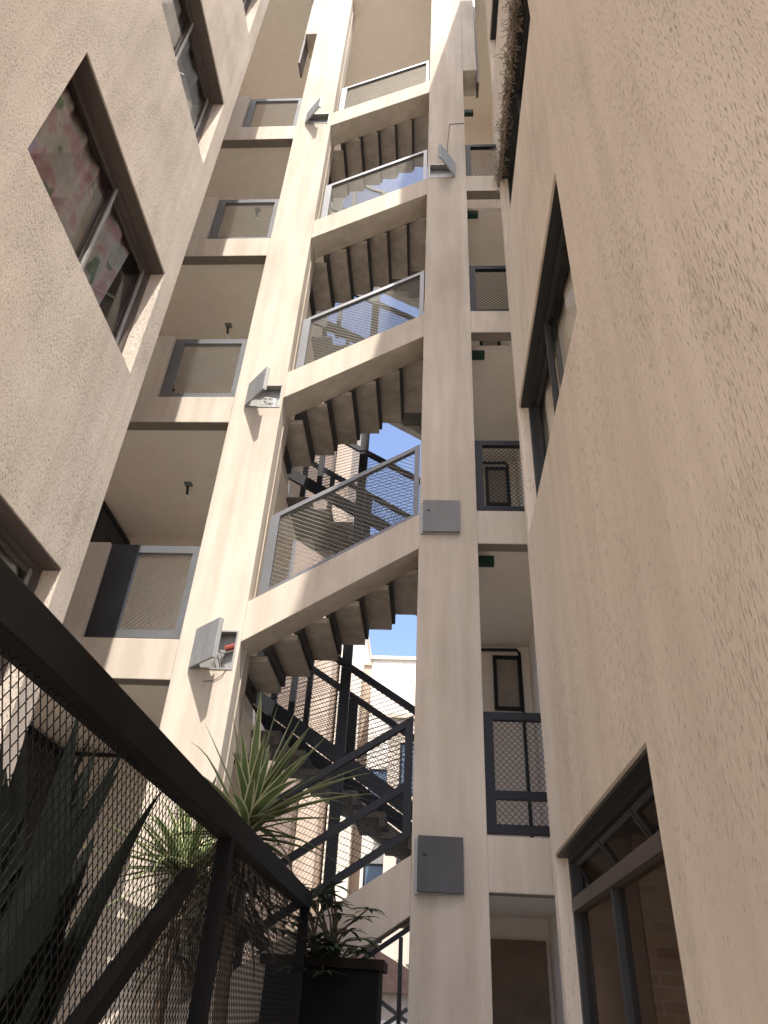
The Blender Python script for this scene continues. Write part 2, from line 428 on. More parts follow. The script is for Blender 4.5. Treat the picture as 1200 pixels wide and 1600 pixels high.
# left corridors
e = rail("corridor_railing", -2.95, XA, Z0 + .385, Z0 + 1.31, D + .07, .075, .05, M['frame'],
         "grey mesh railing of the lowest visible left corridor, beside the dark wooden door", "railing", lw=.26, group="mesh railings of the left corridors", meshmat=M["sunmesh"])
MB().box(-2.953, D + .040, Z0 + .382, -2.69, D + .044, Z0 + 1.313).build('side_plate', M['door'], e)
LL = ["half sunlit grey mesh railing of the left corridor second from the bottom", "half sunlit grey mesh railing of the left corridor third from the bottom",
      "half sunlit grey mesh railing of the topmost left corridor"]
for k in range(1, 4):
    if k == 1:
        c = e = rail("corridor_railing", -2.95, XA, Z0 + S + .385, Z0 + S + 1.31, D + .07, .07, .05, M['frame'], LL[0], "railing", lw=.10, group="mesh railings of the left corridors", meshmat=M["sunmesh"])
    else:
        c = copy_tree(e); c.location.z += S * (k - 1); c['label'] = LL[k - 1]
# right corridors
e = rail("corridor_railing", XD + .002, 1.5, ZR + .385, ZR + 1.27, D + .07, .06, .05, M['dark'],
         "dark shaded mesh railing of the lowest right corridor, with a lower cross rail", "railing", lw=.075, mid=[ZR + .62], group="mesh railings of the right corridors")
RL = [None, "dark shaded mesh railing of the right corridor second from the bottom", "dark shaded mesh railing of the right corridor third from the bottom",
      "dark shaded mesh railing of the topmost right corridor"]
e2 = rail("corridor_railing", XD + .002, 1.5, ZR + S + .385, ZR + S + 1.25, D + .07, .06, .05, M['dark'], RL[1], "railing", lw=.075, group="mesh railings of the right corridors")
for k in range(2, 4):
    c = copy_tree(e2); c.location.z += S * (k - 1); c['label'] = RL[k]
# panels on the front stair beams
FY = D + .12
fb, ft = 2.985, 3.87
SLb = ["sloping mesh railing on the lowest sunlit stair beam, tall between the pillars", "sloping mesh railing on the stair beam second from the bottom",
       "silver sunlit sloping mesh railing on the stair beam third from the bottom", "silver sunlit sloping mesh railing on the topmost stair beam"]
e = rail("stair_railing", -1.52, -.118, fb - .03, ft - .03, FY, .05, .05, M['frame'], SLb[0], "railing", sl=SL, lw=.085, group="sloping mesh railings on the front stair beams", meshmat=M["sunmesh"])
for k in range(1, 4):
    c = copy_tree(e); c.location.z += S * k; c['label'] = SLb[k]
rail("stair_railing", -1.52, -.118, fb - S - .03, ft - S - .03, FY, .06, .05, M['dark'],
     "black sloping mesh railing with a middle rail behind the potted plants, lowest of the stair", "railing", sl=SL, lw=.085, mid=[3.30 - S], group="sloping mesh railings on the front stair beams")
# guards of the back flights
for Y, nm, desc in ((6.85, "inner", "inner side"), (7.75, "outer", "far side")):
    x0, x1 = -1.76, .10
    z_at = lambda x, c: c - SL * (x + .6)
    zt = z_at(x0, 2.76); zb = z_at(x0, 1.80)
    first = None
    for k in range(-1, 4):
        if first is None:
            ee = empty("stair_guard", (-.83, Y, 1.8 - S), "", "railing", "dark mesh guards of the back flights")
            mb = MB(); dz_ = -S
            frame_bars(mb, x0, x1, zb + dz_, zt + dz_, Y, .075, .04, -SL, .07)
            mb.build("frame", M['dark'], ee)
            for xp, wd in ((-.83, .10), (-1.34, .06)):
                MB().prism_y([(xp - wd / 2, z_at(xp, 1.78) + dz_ - (1.86 if wd > .08 and nm == 'inner' else .1)), (xp + wd / 2, z_at(xp, 1.78) + dz_ - (1.86 if wd > .08 and nm == 'inner' else .1)), (xp + wd / 2, z_at(xp, 2.69) + dz_), (xp - wd / 2, z_at(xp, 2.69) + dz_)], Y - .028, Y + .028).build("post", M['dark'], ee)
            mm = MB(); expanded(mm, x0 + .07, x1 - .075, zb + .075 + dz_, zt - .075 + dz_, lambda u, v: (u, Y + .008, v - (u - x0) * SL), (0, 1, 0))
            mm.build("mesh_panel", M['dark'], ee); first = ee; c = ee
        else:
            c = copy_tree(first); c.location.z += S * (k + 1)
        c['label'] = "dark mesh guard, %s of the back stair flight, %s" % (desc, ["lowest near the ground", "second from the ground", "third from the ground", "fourth from the ground", "highest"][k + 1])

# ------------------------------------------------------------------ electrical boxes
def lid_mesh(w, h, t=.02):
    mb = MB().box(0, -t, 0, w, 0, h)
    mb.box(0, -.0005, .0, .012, .022, h).box(w - .012, -.0005, 0, w, .022, h)
    return mb
BL = ["open grey electrical box with red conduit, lowest on the left pillar", "open grey electrical box in the middle of the left pillar", "open grey electrical box near the top of the left pillar"]
for i, (a, b, c, d_) in enumerate(LBOX):
    e = empty("electrical_box", ((a + b) / 2, D, c), BL[i], "electrical box", "electrical boxes on the pillars")
    fr = MB()
    t = .014
    fr.box(a, D - .006, c, b, D + .06, c + t).box(a, D - .006, d_ - t, b, D + .06, d_).box(a, D - .006, c + t, a + t, D + .06, d_ - t).box(b - t, D - .006, c + t, b, D + .06, d_ - t)
    fr.box(a + t, D + .07, c + t, b - t, D + .085, d_ - t)
    fr.build("back_box", M['galv'], e)
    th = R_([42, 46, 44][i]); w = b - a; h = d_ - c
    lm = lid_mesh(w, h)
    lm.v = [(a + x * math.cos(th) - y * math.sin(th) * -1 * 0 + y * math.sin(th), D - .008 - x * math.sin(th) + y * math.cos(th), c + z) for x, y, z in lm.v]
    bevel(lm.build("lid", M['galv'], e), .003)
    if i == 0:
        co = MB()
        for q in range(7):
            cx = b - .02 - .012 * q; co.tube([(cx, D + .03, c + .22 - .004 * q), (cx - .007, D + .03, c + .218 - .004 * q)], .026, 8)
        co.build("conduit", M['orange'], e)
    wi = MB()
    for q in range(5):
        x0 = a + .2 + .02 * q
        wi.tube([(x0, D + .05, c + .02), (x0 + random.uniform(-.05, .05), D + .02, c + .08), (x0 + random.uniform(-.06, .06), D + .03, c + .15), (x0 - .03 * q, D + .05, c + .19)], .003, 5)
    if i == 1: wi.box(b - .09, D + .03, c + .02, b - .06, D + .06, c + .15)
    wi.build("wiring", M['cable'] if i != 1 else M['white'], e)
    if i == 0:
        MB().tube([(b - .05, D - .006, c + .0), (b - .07, D - .012, c - .05), (b - .14, D - .008, c - .10), (b - .22, D - .004, c - .105)], .003, 5).build("cable", M['cable'], e)
# right pillar: one open, two shut
a, b, c, d_ = RBOX3
e = empty("electrical_box", ((a + b) / 2, D, c), "open grey electrical box high on the shaded right pillar", "electrical box", "electrical boxes on the pillars")
fr = MB(); t = .014
fr.box(a, D - .006, c, b, D + .06, c + t).box(a, D - .006, d_ - t, b, D + .06, d_).box(a, D - .006, c + t, a + t, D + .06, d_ - t).box(b - t, D - .006, c + t, b, D + .06, d_ - t)
fr.box(a + t, D + .07, c + t, b - t, D + .085, d_ - t); fr.build("back_box", M['galv'], e)
lm = lid_mesh(b - a, d_ - c); th = R_(53)
lm.v = [(b - (x * math.cos(th) + y * math.sin(th)), D - .008 - x * math.sin(th) + y * math.cos(th), c + z) for x, y, z in lm.v]
bevel(lm.build("lid", M['galv'], e), .003)
def shut_box(x0, x1, z0, z1, proud, label, tilt, bm):
    e = empty("electrical_box", ((x0 + x1) / 2, D, z0), label, "electrical box", "electrical boxes on the pillars")
    bevel(MB().box(x0 - .01, D - .02, z0 - .01, x1 - .02, D, z1 - .01).build("back_box", M['galv'], e), .003)
    mb = MB().box(x0 + .012, D - proud - .022, z0, x1, D - proud, z1)
    mb.v = [(x, y + (x - x0) * tilt, z) for x, y, z in mb.v]
    bevel(mb.build("lid", bm, e), .004)
    MB().box(x0 + .05, D - proud - .03, (z0 + z1) / 2 + .05, x0 + .075, D - proud - .018, (z0 + z1) / 2 + .06).build("latch", M['dark'], e)
shut_box(-.085, .264, 3.60, 3.95, .022, "shut pale grey electrical box halfway up the right pillar", 0, M['boxgrey'])
shut_box(-.075, .254, .68, 1.035, .05, "shut dark grey electrical box lowest on the right pillar", .06, M['boxdark'])
tag(MB().tube([(.16, D - .005, 9.80), (.17, D - .006, 10.2), (.205, D - .005, 10.84), (.41, D - .005, 10.86)], .005, 5).build("wall_cable", M['cable']),
    "thin dark cable bent across the right pillar above the open electrical box", "cable")

# ------------------------------------------------------------------ ceiling lamps, signs, pipes
LT = ["bare lamp holder on the ceiling above the lowest left corridor railing", "bare lamp holder on the ceiling above the second left corridor railing", "bare lamp holder on the ceiling above the third left corridor railing"]
for k in (1, 2, 3):
    z = Z0 + S * k + .10
    e = empty("ceiling_lamp", (-2.87, 6.72, z), LT[k - 1], "lamp", "lamp holders on the left corridor ceilings")
    MB().box(-2.92, 6.67, z - .015, -2.83, 6.75, z).build("mounting_plate", M['boxgrey'], e)
    MB().tube([(-2.885, 6.73, z - .02), (-2.885, 6.74, z - .06), (-2.89, 6.78, z - .11)], .014, 8).build("lamp_holder", M['dark'], e)
    MB().tube([(-2.89, 6.78, z - .11), (-2.892, 6.80, z - .14), (-2.894, 6.815, z - .165)], [.02, .033, .012], 8).build("bulb", M['white'], e)
GS = ["green exit sign on the ceiling of the lowest right corridor", "green exit sign on the right corridor ceiling second from the bottom", "green exit sign on the right corridor ceiling third from the bottom", "green exit sign on the topmost right corridor ceiling"]
for k in range(4):
    z = ZR + S * (k + 1) + .10
    if k == 3: z = 12.0
    e = empty("exit_sign", (.52, 5.9, z), GS[k], "sign", "green exit signs of the right corridors")
    MB().box(.455, 5.86, z - .10, .60, 5.93, z - .012).build("sign_box", M['green'], e)
    MB().box(.50, 5.88, z - .012, .56, 5.91, z).build("bracket", M['dark'], e)
for k in range(4):
    z = ZR + S * (k + 1) + .10
    if k < 3:
        tag(MB().tube([(.30, BW - .03, z - .06), (1.02, BW - .03, z - .05), (1.05, BW - .03, z - .09), (1.06, BW - .03, z - 2.5)], .018, 6).build("service_pipe", M['dark']),
            "thin dark pipe turning down the back wall of the right corridor, " + ["lowest", "second from the bottom", "third from the bottom"][k], "pipe", "pipes in the right corridors")
tag(MB().tube([(-4.02, 6.0, 2.20), (-4.02, 7.86, 2.20), (-3.98, BW - .03, 2.19), (-1.9, BW - .03, 2.17)], .022, 6).build("service_pipe", M['dark']),
    "dark tube running round the corner under the ceiling behind the foreground mesh fence", "pipe")  # thin dark tube along the ceiling and wall corner
for k in range(0, 4):
    z = Z0 + S * k + .36
    e = empty("wall_lamp", (-1.77, 6.69, z), "small white lamp box at the left end of the stair flight, " + NTH[k], "lamp", "white lamp boxes beside the stair")
    bevel(MB().box(-1.80, 6.68, z - .06, -1.73, 6.72, z + .06).build("housing", M['white'], e), .006)
    MB().box(-1.78, 6.72, z - .03, -1.75, 6.80, z + .03).build("bracket", M['dark'], e)

# ------------------------------------------------------------------ left and right blocks
def wall_x(name, xp, s, y0, y1, z0, z1, holes, depth, mat, parent, thick):
    """rendered wall in an x plane; s = +1/-1 is the direction INTO the building"""
    mb = MB(); idx = {}
    ys = sorted({y0, y1, *[h[0] for h in holes], *[h[1] for h in holes]}); zs = sorted({z0, z1, *[h[2] for h in holes], *[h[3] for h in holes]})
    def vid(k):
        if k not in idx: idx[k] = len(mb.v); mb.v.append(k)
        return idx[k]
    def q(*c): mb.f.append(tuple(vid(k) for k in c)); mb.mi.append(0)
    for i in range(len(ys) - 1):
        for j in range(len(zs) - 1):
            a, b, c, d = ys[i], ys[i + 1], zs[j], zs[j + 1]
            if any(h[0] <= a and b <= h[1] and h[2] <= c and d <= h[3] for h in holes): continue
            q((xp, a, c), (xp, b, c), (xp, b, d), (xp, a, d))
    xi = xp + s * depth
    for a, b, c, d in holes:
        q((xp, a, c), (xi, a, c), (xi, b, c), (xp, b, c)); q((xp, a, d), (xp, b, d), (xi, b, d), (xi, a, d))
        q((xp, a, c), (xp, a, d), (xi, a, d), (xi, a, c)); q((xp, b, c), (xi, b, c), (xi, b, d), (xp, b, d))
    xo = xp + s * thick
    q((xp, y1, z0), (xo, y1, z0), (xo, y1, z1), (xp, y1, z1)); q((xp, y0, z0), (xp, y0, z1), (xo, y0, z1), (xo, y0, z0))
    q((xo, y0, z0), (xo, y0, z1), (xo, y1, z1), (xo, y1, z0)); q((xp, y0, z1), (xp, y1, z1), (xo, y1, z1), (xo, y0, z1))
    return mb.build(name, mat, parent)
AX, AYL = -2.2003, 3.843
BX, BYR = .5874, 3.740
lb = empty("left_block", (-4, 0, GZ), "rough grained cream rendered apartment block wall on the left, with sliding windows", "building")
LH = [(1.98, 3.642, 3.74 + S * k, 4.889 + S * k) for k in range(-1, 4)]
wall_x("wall", AX, -1, -3.3, AYL, GZ - .1, 16.5, LH, .15, M['leftw'], lb, 5.5)
rb = empty("right_block", (3, 0, GZ), "cream apartment block wall on the right with vertically dragged render and dark framed windows", "building")
RH = [(1.985, 3.657, -.55, .635)] + [(1.985, 3.657, 2.395 + S * k, 3.435 + S * k) for k in range(0, 4)]
wall_x("wall", BX, 1, -3.3, BYR, GZ - .1, 13.7, RH, .11, M['rightw'], rb, 6)
MB().hexa([(BX + .003, 1.74, 13.7), (6, 1.74, 13.7), (6, 3.73, 13.7), (BX + .003, 3.73, 13.7), (BX + .003, 1.74, 16.3), (6, 1.74, 16.3), (6, 4.9, 16.3), (BX + .003, 4.9, 16.3)]).build("roof_shadow_block", M['rightw'], rb)  # unseen roof block added to cast the shadow on the right pillar

def room(xp, s, a, b, c, d, dep, par):
    mb = MB(); x0 = xp; x1 = xp + s * dep
    A, B, C, E = a - .25, b + .045, c - .4, d + .15
    mb.add([(x0, A, C), (x0, B, C), (x0, B, E), (x0, A, E), (x1, A, C), (x1, B, C), (x1, B, E), (x1, A, E)],
           [(4, 5, 6, 7), (0, 1, 5, 4), (1, 2, 6, 5), (2, 3, 7, 6), (3, 0, 4, 7)])
    # close the ring between the wall opening and the room
    mb.add([(x0, a, c), (x0, b, c), (x0, b, d), (x0, a, d), (x0, A, C), (x0, B, C), (x0, B, E), (x0, A, E)],
           [(0, 1, 5, 4), (1, 2, 6, 5), (2, 3, 7, 6), (3, 0, 4, 7)])
    return mb.build("room_lining", M['room'], par)
def ring(mb, x0, x1, a, b, c, d, w):
    mb.box(x0, a, c, x1, b, c + w).box(x0, a, d - w, x1, b, d).box(x0, a, c + w, x1, a + w, d - w).box(x0, b - w, c + w, x1, b, d - w)
def slider(xp, s, a, b, c, d, par, fmat, smat, reveal, gm):
    """two-leaf sliding window; the near leaf runs in the outer track"""
    lo = lambda u, v: (min(xp + s * u, xp + s * v), max(xp + s * u, xp + s * v))
    f = MB(); x0, x1 = lo(reveal - .005, reveal + .075); ring(f, x0, x1, a, b, c, d, .035)
    x0, x1 = lo(.012, reveal - .005); f.box(x0, a + .002, d - .014, x1, b - .002, d - .002)     # painted head lining
    w = f.build("window", fmat, par)
    m_ = (a + b) / 2 + .09
    x0, x1 = lo(reveal + .005, reveal + .03)
    f1 = MB(); ring(f1, x0, x1, a + .036, m_, c + .036, d - .036, .032); bevel(f1.build("sash", fmat, w), .003)
    x0, x1 = lo(reveal + .040, reveal + .065)
    f2 = MB(); ring(f2, x0, x1, m_ - .05, b - .036, c + .036, d - .036, .032); bevel(f2.build("sash", fmat, w), .003)
    x0, x1 = lo(reveal - .004, reveal + .004)
    MB().box(x0, m_ - .030, c + .037, x1, m_ - .006, d - .037).build("stile", smat, w)
    x0, x1 = lo(reveal + .028, reveal + .039)
    MB().box(x0, b - .066, c + .037, x1, b - .04, d - .037).build("stile", smat, w)
    xa = xp + s * (reveal + .018); xb = xp + s * (reveal + .052)
    MB().add([(xa, a + .06, c + .06), (xa, m_ - .03, c + .06), (xa, m_ - .03, d - .06), (xa, a + .06, d - .06)], [(0, 1, 2, 3)]).build("pane", gm, w)
    MB().add([(xb, m_ - .03, c + .06), (xb, b - .06, c + .06), (xb, b - .06, d - .06), (xb, m_ - .03, d - .06)], [(0, 1, 2, 3)]).build("pane", gm, w)
    room(xp + s * .15 if s < 0 else xp + s * .11, s, a, b, c, d, 1.6, w)
    return w
def curtain(xp, y0, y1, z0, z1, amp, waves, mat, label, group, gather=0.0, seed=0):
    rnd = random.Random(seed); n = 70; m_ = 14; vs = []; fs = []
    ph = rnd.uniform(0, 6)
    for i in range(n + 1):
        u = i / n
        for j in range(m_ + 1):
            v = j / m_
            y = y0 + (y1 - y0) * u * (1 - gather * (1 - v)) ; z = z0 + (z1 - z0) * v
            vs.append((xp + amp * math.sin(u * waves * 6.28 + ph + .5 * math.sin(3 * v)) + amp * .4 * math.sin(u * waves * 14 + v), y, z))
    for i in range(n):
        for j in range(m_):
            k = i * (m_ + 1) + j; fs.append((k, k + m_ + 1, k + m_ + 2, k + 1))
    return tag(mesh_obj("curtain", vs, fs, mat, None, smooth=True), label, "curtain", group)
for i, (a, b, c, d) in enumerate(LH):
    slider(AX, -1, a, b, c, d, lb, M['bronze'], M['alu'], .12, M['glass'])
curtain(AX - .215, 1.75, 3.42, 3.45, 4.93, .022, 7, M['floral'], "pink and cream floral curtain inside the large left window", "curtains behind the left windows", .12, 1)
curtain(AX - .215, 1.75, 3.67, 3.45 - S, 4.93 - S, .02, 8, M['beige'], "dark beige curtain in the bottom left window behind the fence rail", "curtains behind the left windows", 0, 2)
curtain(AX - .215, 1.75, 3.67, 3.45 + S, 4.93 + S, .02, 6, M['net'], "pale net curtain in the upper left window", "curtains behind the left windows", .1, 3)
curtain(AX - .215, 1.75, 3.67, 3.45 + 2 * S, 4.93 + 2 * S, .02, 6, M['net'], "pale net curtain in the topmost left window", "curtains behind the left windows", 0, 4)
for i, (a, b, c, d) in enumerate(RH):
    if i == 0: continue
    slider(BX, 1, a, b, c, d, rb, M['black'], M['black'], .07, M['rglass'])
    curtain(BX + .165, 1.75, 3.69, c - .3, d + .1, .014, 7, M['beige'],
            "beige curtain behind the right hand window, " + ["on the level of the shut electrical box", "on the level with the straw bundle", "second from the top", "at the very top"][i - 1], "curtains behind the right windows", 0, 10 + i)
# low right window: three tilted top lights over two fixed panes
a, b, c, d = RH[0]
f = MB(); x0, x1 = BX + .06, BX + .11
ring(f, x0, x1, a, b, c, d, .035); f.box(BX + .012, a + .002, d - .014, x0, b - .002, d - .002)
f.box(x0 + .003, 2.86, c + .035, x1 - .004, 2.90, .40)
w = f.build("window", M['black'], rb)
MB().box(x0 - .008, a + .035, .40, x1, b - .035, .45).build("transom", M['bronze'], w)
n3 = 3; wdt = (b - a - .07) / n3
for q in range(n3):
    ya = a + .04 + q * wdt; yb = ya + wdt - .012
    lean = .085
    fm = MB()
    def P_(y, t, off=0): return (x0 + .02 + lean * (1 - t) + off, y, .455 + (.595 - .455) * t)
    for (ya_, yb_, t0, t1) in ((ya, yb, 0, .12), (ya, yb, .88, 1), (ya, ya + .022, .12, .88), (yb - .022, yb, .12, .88)):
        fm.hexa([P_(ya_, t0), P_(yb_, t0), P_(yb_, t0, .02), P_(ya_, t0, .02), P_(ya_, t1), P_(yb_, t1), P_(yb_, t1, .02), P_(ya_, t1, .02)])
    sh = fm.build("top_light", M['black'], w)
    MB().add([P_(ya + .02, .1, .01), P_(yb - .02, .1, .01), P_(yb - .02, .9, .01), P_(ya + .02, .9, .01)], [(0, 1, 2, 3)]).build("pane", M['dglass'], w)
for (ya, yb) in ((a + .035, 2.86), (2.90, b - .035)):
    MB().add([(x0 + .025, ya, c + .035), (x0 + .025, yb, c + .035), (x0 + .025, yb, .40), (x0 + .025, ya, .40)], [(0, 1, 2, 3)]).build("pane", M['dglass'], w)
room(BX + .11, 1, a, b, c, d, 1.6, w)
tag(MB().box(BX + .36, b - .02, c - .35, BX + 1.5, b + .035, d + .1).build("brick_screen", M['brick']), "brown brick wall seen through the low right window", "wall")
tag(MB().box(BX + .125, b - .01, c - .35, BX + .355, b + .03, d + .1).build("flat_board", M['browndoor']), "flat brown board behind the far pane of the low right window", "board")

# dry straw caught along the head of the second right window
st = MB(); rnd = random.Random(5)
zt = RH[2][3]
for q in range(1100):
    u = rnd.random() ** 1.4
    y = 2.0 + 1.72 * u
    fat = .055 * (1 - u) ** .8 + .012 + .012 * math.sin(u * 21)
    p = Vector((BX - .015 + rnd.gauss(0, .35) * fat * .8, y, zt - .04 + rnd.gauss(0, .42) * fat))
    L = rnd.uniform(.04, .13); d1 = Vector((rnd.gauss(0, .35), rnd.gauss(0, 1), rnd.gauss(-.15, .5))).normalized()
    d2 = (d1 + Vector((rnd.gauss(0, .6), rnd.gauss(0, .6), rnd.gauss(-.3, .5)))).normalized()
    pts = [p, p + d1 * L * .5, p + d1 * L * .5 + d2 * L * .5]
    pts = [Vector((min(v.x, BX + .06), v.y, min(v.z, zt - .003))) for v in pts]
    st.tube(pts, .0022, 3)
tag(st.build("straw_bundle", M['straw']), "ragged bundle of dry straw hanging along the head of an upper right window", "straw")

# ------------------------------------------------------------------ foreground fence
FX = -.70
fe = empty("mesh_fence", (FX, 2.7, GZ), "charcoal steel fence of diamond mesh in the left foreground", "fence")
zt0, zt1 = .475, .562
bevel(MB().box(FX - .04, -.2, zt0, FX + .025, 4.78, zt1).build("top_rail", M['fence'], fe), .004)
for yp, wd in ((2.72, .06), (4.75, .06), (.3, .08)):
    MB().box(FX - .03, yp - wd / 2, GZ, FX + .02, yp + wd / 2, zt0).build("post", M['fence'], fe)
MB().bar((FX - .005, 2.36, .31), (FX - .005, 1.10, -.48), .04, .045, (0, 0, 1)).build("brace", M['fence'], fe)
MB().box(FX - .03, -.2, GZ + .1, FX + .02, 4.70, GZ + .17).build("bottom_rail", M['fence'], fe)
mm = MB()
expanded(mm, -.2, 4.74, -1.2, zt0, lambda u, v: (FX - .012, u, v), (1, 0, 0), .029, .0205, .0021, .002)
mm.build("mesh_panel", M['fence'], fe)

# ------------------------------------------------------------------ plants
def blade(mb, base, d, L, w, droop, seg=9, fold=.25, edge=True, kink=None):
    base = Vector(base); d = Vector(d).normalized(); p = base.copy(); rows = []
    side = d.cross(Vector((0, 0, 1)))
    if side.length < .1: side = Vector((1, 0, 0))
    side.normalize()
    for i in range(seg + 1):
        t = i / seg
        wd = w * (min(1, .45 + 2.2 * t) if t < .25 else 1) * (1 - max(0, (t - .35) / .65) ** 1.6)
        nrm = side.cross(d).normalized()
        f = [(-1, fold), (-.72, fold * .72), (0, 0), (.72, fold * .72), (1, fold)]
        rows.append([p + side * (wd / 2 * a) + nrm * (wd / 2 * b) for a, b in f])
        p = p + d * (L / seg)
        dr = droop * (t + .2) / seg
        if kink and t > kink: dr *= 3.5
        d = (d + Vector((0, 0, -1)) * dr).normalized()
    b0 = len(mb.v)
    for r in rows: mb.v += [tuple(x) for x in r]
    for i in range(seg):
        for j in range(4):
            k = b0 + i * 5 + j
            mb.f.append((k, k + 1, k + 6, k + 5)); mb.mi.append(1 if edge and j in (0, 3) else 0)
def yucca(loc, head, n, Lr, wr, seed, label, skirt=0, extra=()):
    rnd = random.Random(seed)
    e = empty("yucca_plant", loc, label, "plant", "spiky variegated plants behind the fence")
    h = Vector(head); l = Vector(loc)
    MB().tube([l, l.lerp(h, .35) + Vector((.03, .02, 0)), l.lerp(h, .7) + Vector((-.02, .01, 0)), h], [.05, .045, .04, .035], 9).build("trunk", M['bark'], e, smooth=True)
    mb = MB()
    for q in range(n):
        az = rnd.uniform(0, 6.283); el = rnd.choice([rnd.uniform(-.2, .5), rnd.uniform(.3, 1.3)])
        d = Vector((math.cos(az) * math.cos(el), math.sin(az) * math.cos(el), math.sin(el)))
        blade(mb, h + Vector((rnd.gauss(0, .015), rnd.gauss(0, .015), rnd.uniform(-.1, .04))), d, rnd.uniform(*Lr), rnd.uniform(*wr), rnd.uniform(.2, 1.0), kink=rnd.choice([None, None, .6]))
    for (d, L, w_, dr) in extra: blade(mb, h, d, L * 1.22, w_ * 1.5, dr)
    mb.build("leaf_crown", None, e, mats=[M['leaf'], M['leafedge']], smooth=True)
    if skirt:
        sk = MB()
        for q in range(skirt):
            az = rnd.uniform(0, 6.283); t = rnd.random()
            p = h + Vector((0, 0, -.06 - .45 * t)) + Vector((math.cos(az), math.sin(az), 0)) * .03
            blade(sk, p, (math.cos(az), math.sin(az), rnd.uniform(-.6, .4)), rnd.uniform(.3, .6), rnd.uniform(.012, .035), rnd.uniform(2.5, 5), edge=False)
        sk.build("dead_leaf_skirt", M['dead'], e, smooth=True)
    return e
yucca((-1.10, 4.85, GZ), (-1.13, 4.80, .93), 44, (.42, .75), (.05, .085), 3, "tall spiky plant with cream edged leaves above the corner of the fence", 190,
      extra=[((-.28, -.1, 1), .62, .05, .05), ((-.12, 0, 1), .58, .05, .05), ((.12, .0, 1), .66, .055, .1), ((.35, -.05, .9), .62, .05, .15), ((.6, -.1, .75), .60, .045, .2),
             ((.9, -.1, .5), .70, .05, .6), ((.95, -.2, .1), .55, .045, .3), ((-.05, .1, 1), .6, .05, .1), ((.45, -.1, .8), .55, .05, .1), ((1, -.2, .32), .72, .05, .5), ((-.5, -.1, .85), .6, .05, .1), ((-.02, -.1, 1), .7, .05, .06), ((.25, .1, .95), .72, .05, .12), ((.95, .1, .62), .7, .045, .35), ((.75, -.3, .35), .75, .03, 1.6)])
yucca((-1.62, 5.30, GZ), (-1.58, 5.22, .71), 44, (.46, .85), (.06, .095), 8, "lower spiky plant with drooping bright green leaves against the sunlit pillar", 60,
      extra=[((-1, -.15, .45), .72, .05, .35), ((-1, -.3, .15), .75, .05, .25), ((-.85, -.1, .9), .6, .05, .25), ((-.9, -.4, -.05), .7, .045, .3), ((-.6, -.4, -.35), .7, .05, .6), ((-.3, -.2, -.8), .7, .05, .5), ((-.9, -.2, .25), .5, .05, .3), ((-.7, -.2, .6), .5, .05, .2), ((-1, -.1, .05), .45, .04, .4), ((-.9, -.3, -.2), .5, .04, .4), ((-.5, -.3, -.6), .5, .05, .6)])
# big paddle-leaved plant in the left shade
pp = empty("paddle_leaf_plant", (-1.15, 2.45, GZ), "dark broad leaved plant with upright blades behind the left fence mesh", "plant")
mb = MB(); rnd = random.Random(11)
for q in range(120):
    x = rnd.uniform(-1.40, -.86); y = rnd.uniform(1.35, 2.85); ztip = rnd.uniform(.0, .78) - (0 if y > 1.9 else .25)
    L = rnd.uniform(.6, 1.1)
    if x / y > -.46: continue
    base = Vector((x, y, ztip - L))
    blade(mb, base, (rnd.gauss(-.02, .16), rnd.gauss(.05, .14), 1), L, rnd.uniform(.05, .17), rnd.uniform(.0, .55), 12, rnd.uniform(.1, .5), edge=False, kink=rnd.choice([None, None, .7]))
for q in range(10):
    x = rnd.uniform(-1.30, -.9); y = rnd.uniform(1.3, 2.7)
    mb.tube([(-1.15 + rnd.uniform(-.1, .1), 2.3, GZ), (x, y, -.9), (x, y, -.2)], .014, 6)
mb.build("leaves", M['paddle'], pp, smooth=True)
# palmate shrub in the dark planter
pl = empty("planter_box", (-.52, 5.05, GZ), "dark tall planter with a brown timber rim beside the right pillar", "planter")
bevel(MB().box(-.92, 4.86, GZ, -.262, 5.32, .20).build("box_body", M['planter'], pl), .01)
MB().box(-.95, 4.83, .20, -.235, 4.89, .25).box(-.95, 5.29, .20, -.235, 5.35, .25).box(-.95, 4.89, .20, -.89, 5.29, .25).box(-.295, 4.89, .20, -.235, 5.29, .25).build("rim", M['wood'], pl)
MB().box(-.89, 4.89, .20, -.295, 5.29, .215).build("soil", M['soil'], pl)
sh = empty("umbrella_shrub", (-.6, 5.08, .2), "dark green shrub of finger like leaflets in the planter below the stair", "plant")
mb = MB(); tw = MB(); rnd = random.Random(21)
heads = []
for q in range(44):
    t = Vector((rnd.uniform(-.92, -.34), rnd.uniform(4.70, 5.2), rnd.uniform(.16, .64)))
    b0 = Vector((-.6 + rnd.uniform(-.1, .1), 5.08, .215))
    tw.tube([b0, b0.lerp(t, .5) + Vector((0, 0, .06)), t], [.010, .007, .004], 5)
    n = rnd.randint(6, 9)
    for k in range(n):
        az = 6.283 * k / n + rnd.uniform(-.2, .2)
        blade(mb, t, (math.cos(az), math.sin(az), rnd.uniform(-.25, .2)), rnd.uniform(.10, .16), rnd.uniform(.028, .042), rnd.uniform(.5, 1.4), 6, .2, edge=False)
tw.build("stems", M['bark'], sh); mb.build("leaves", M['shrub'], sh, smooth=True)

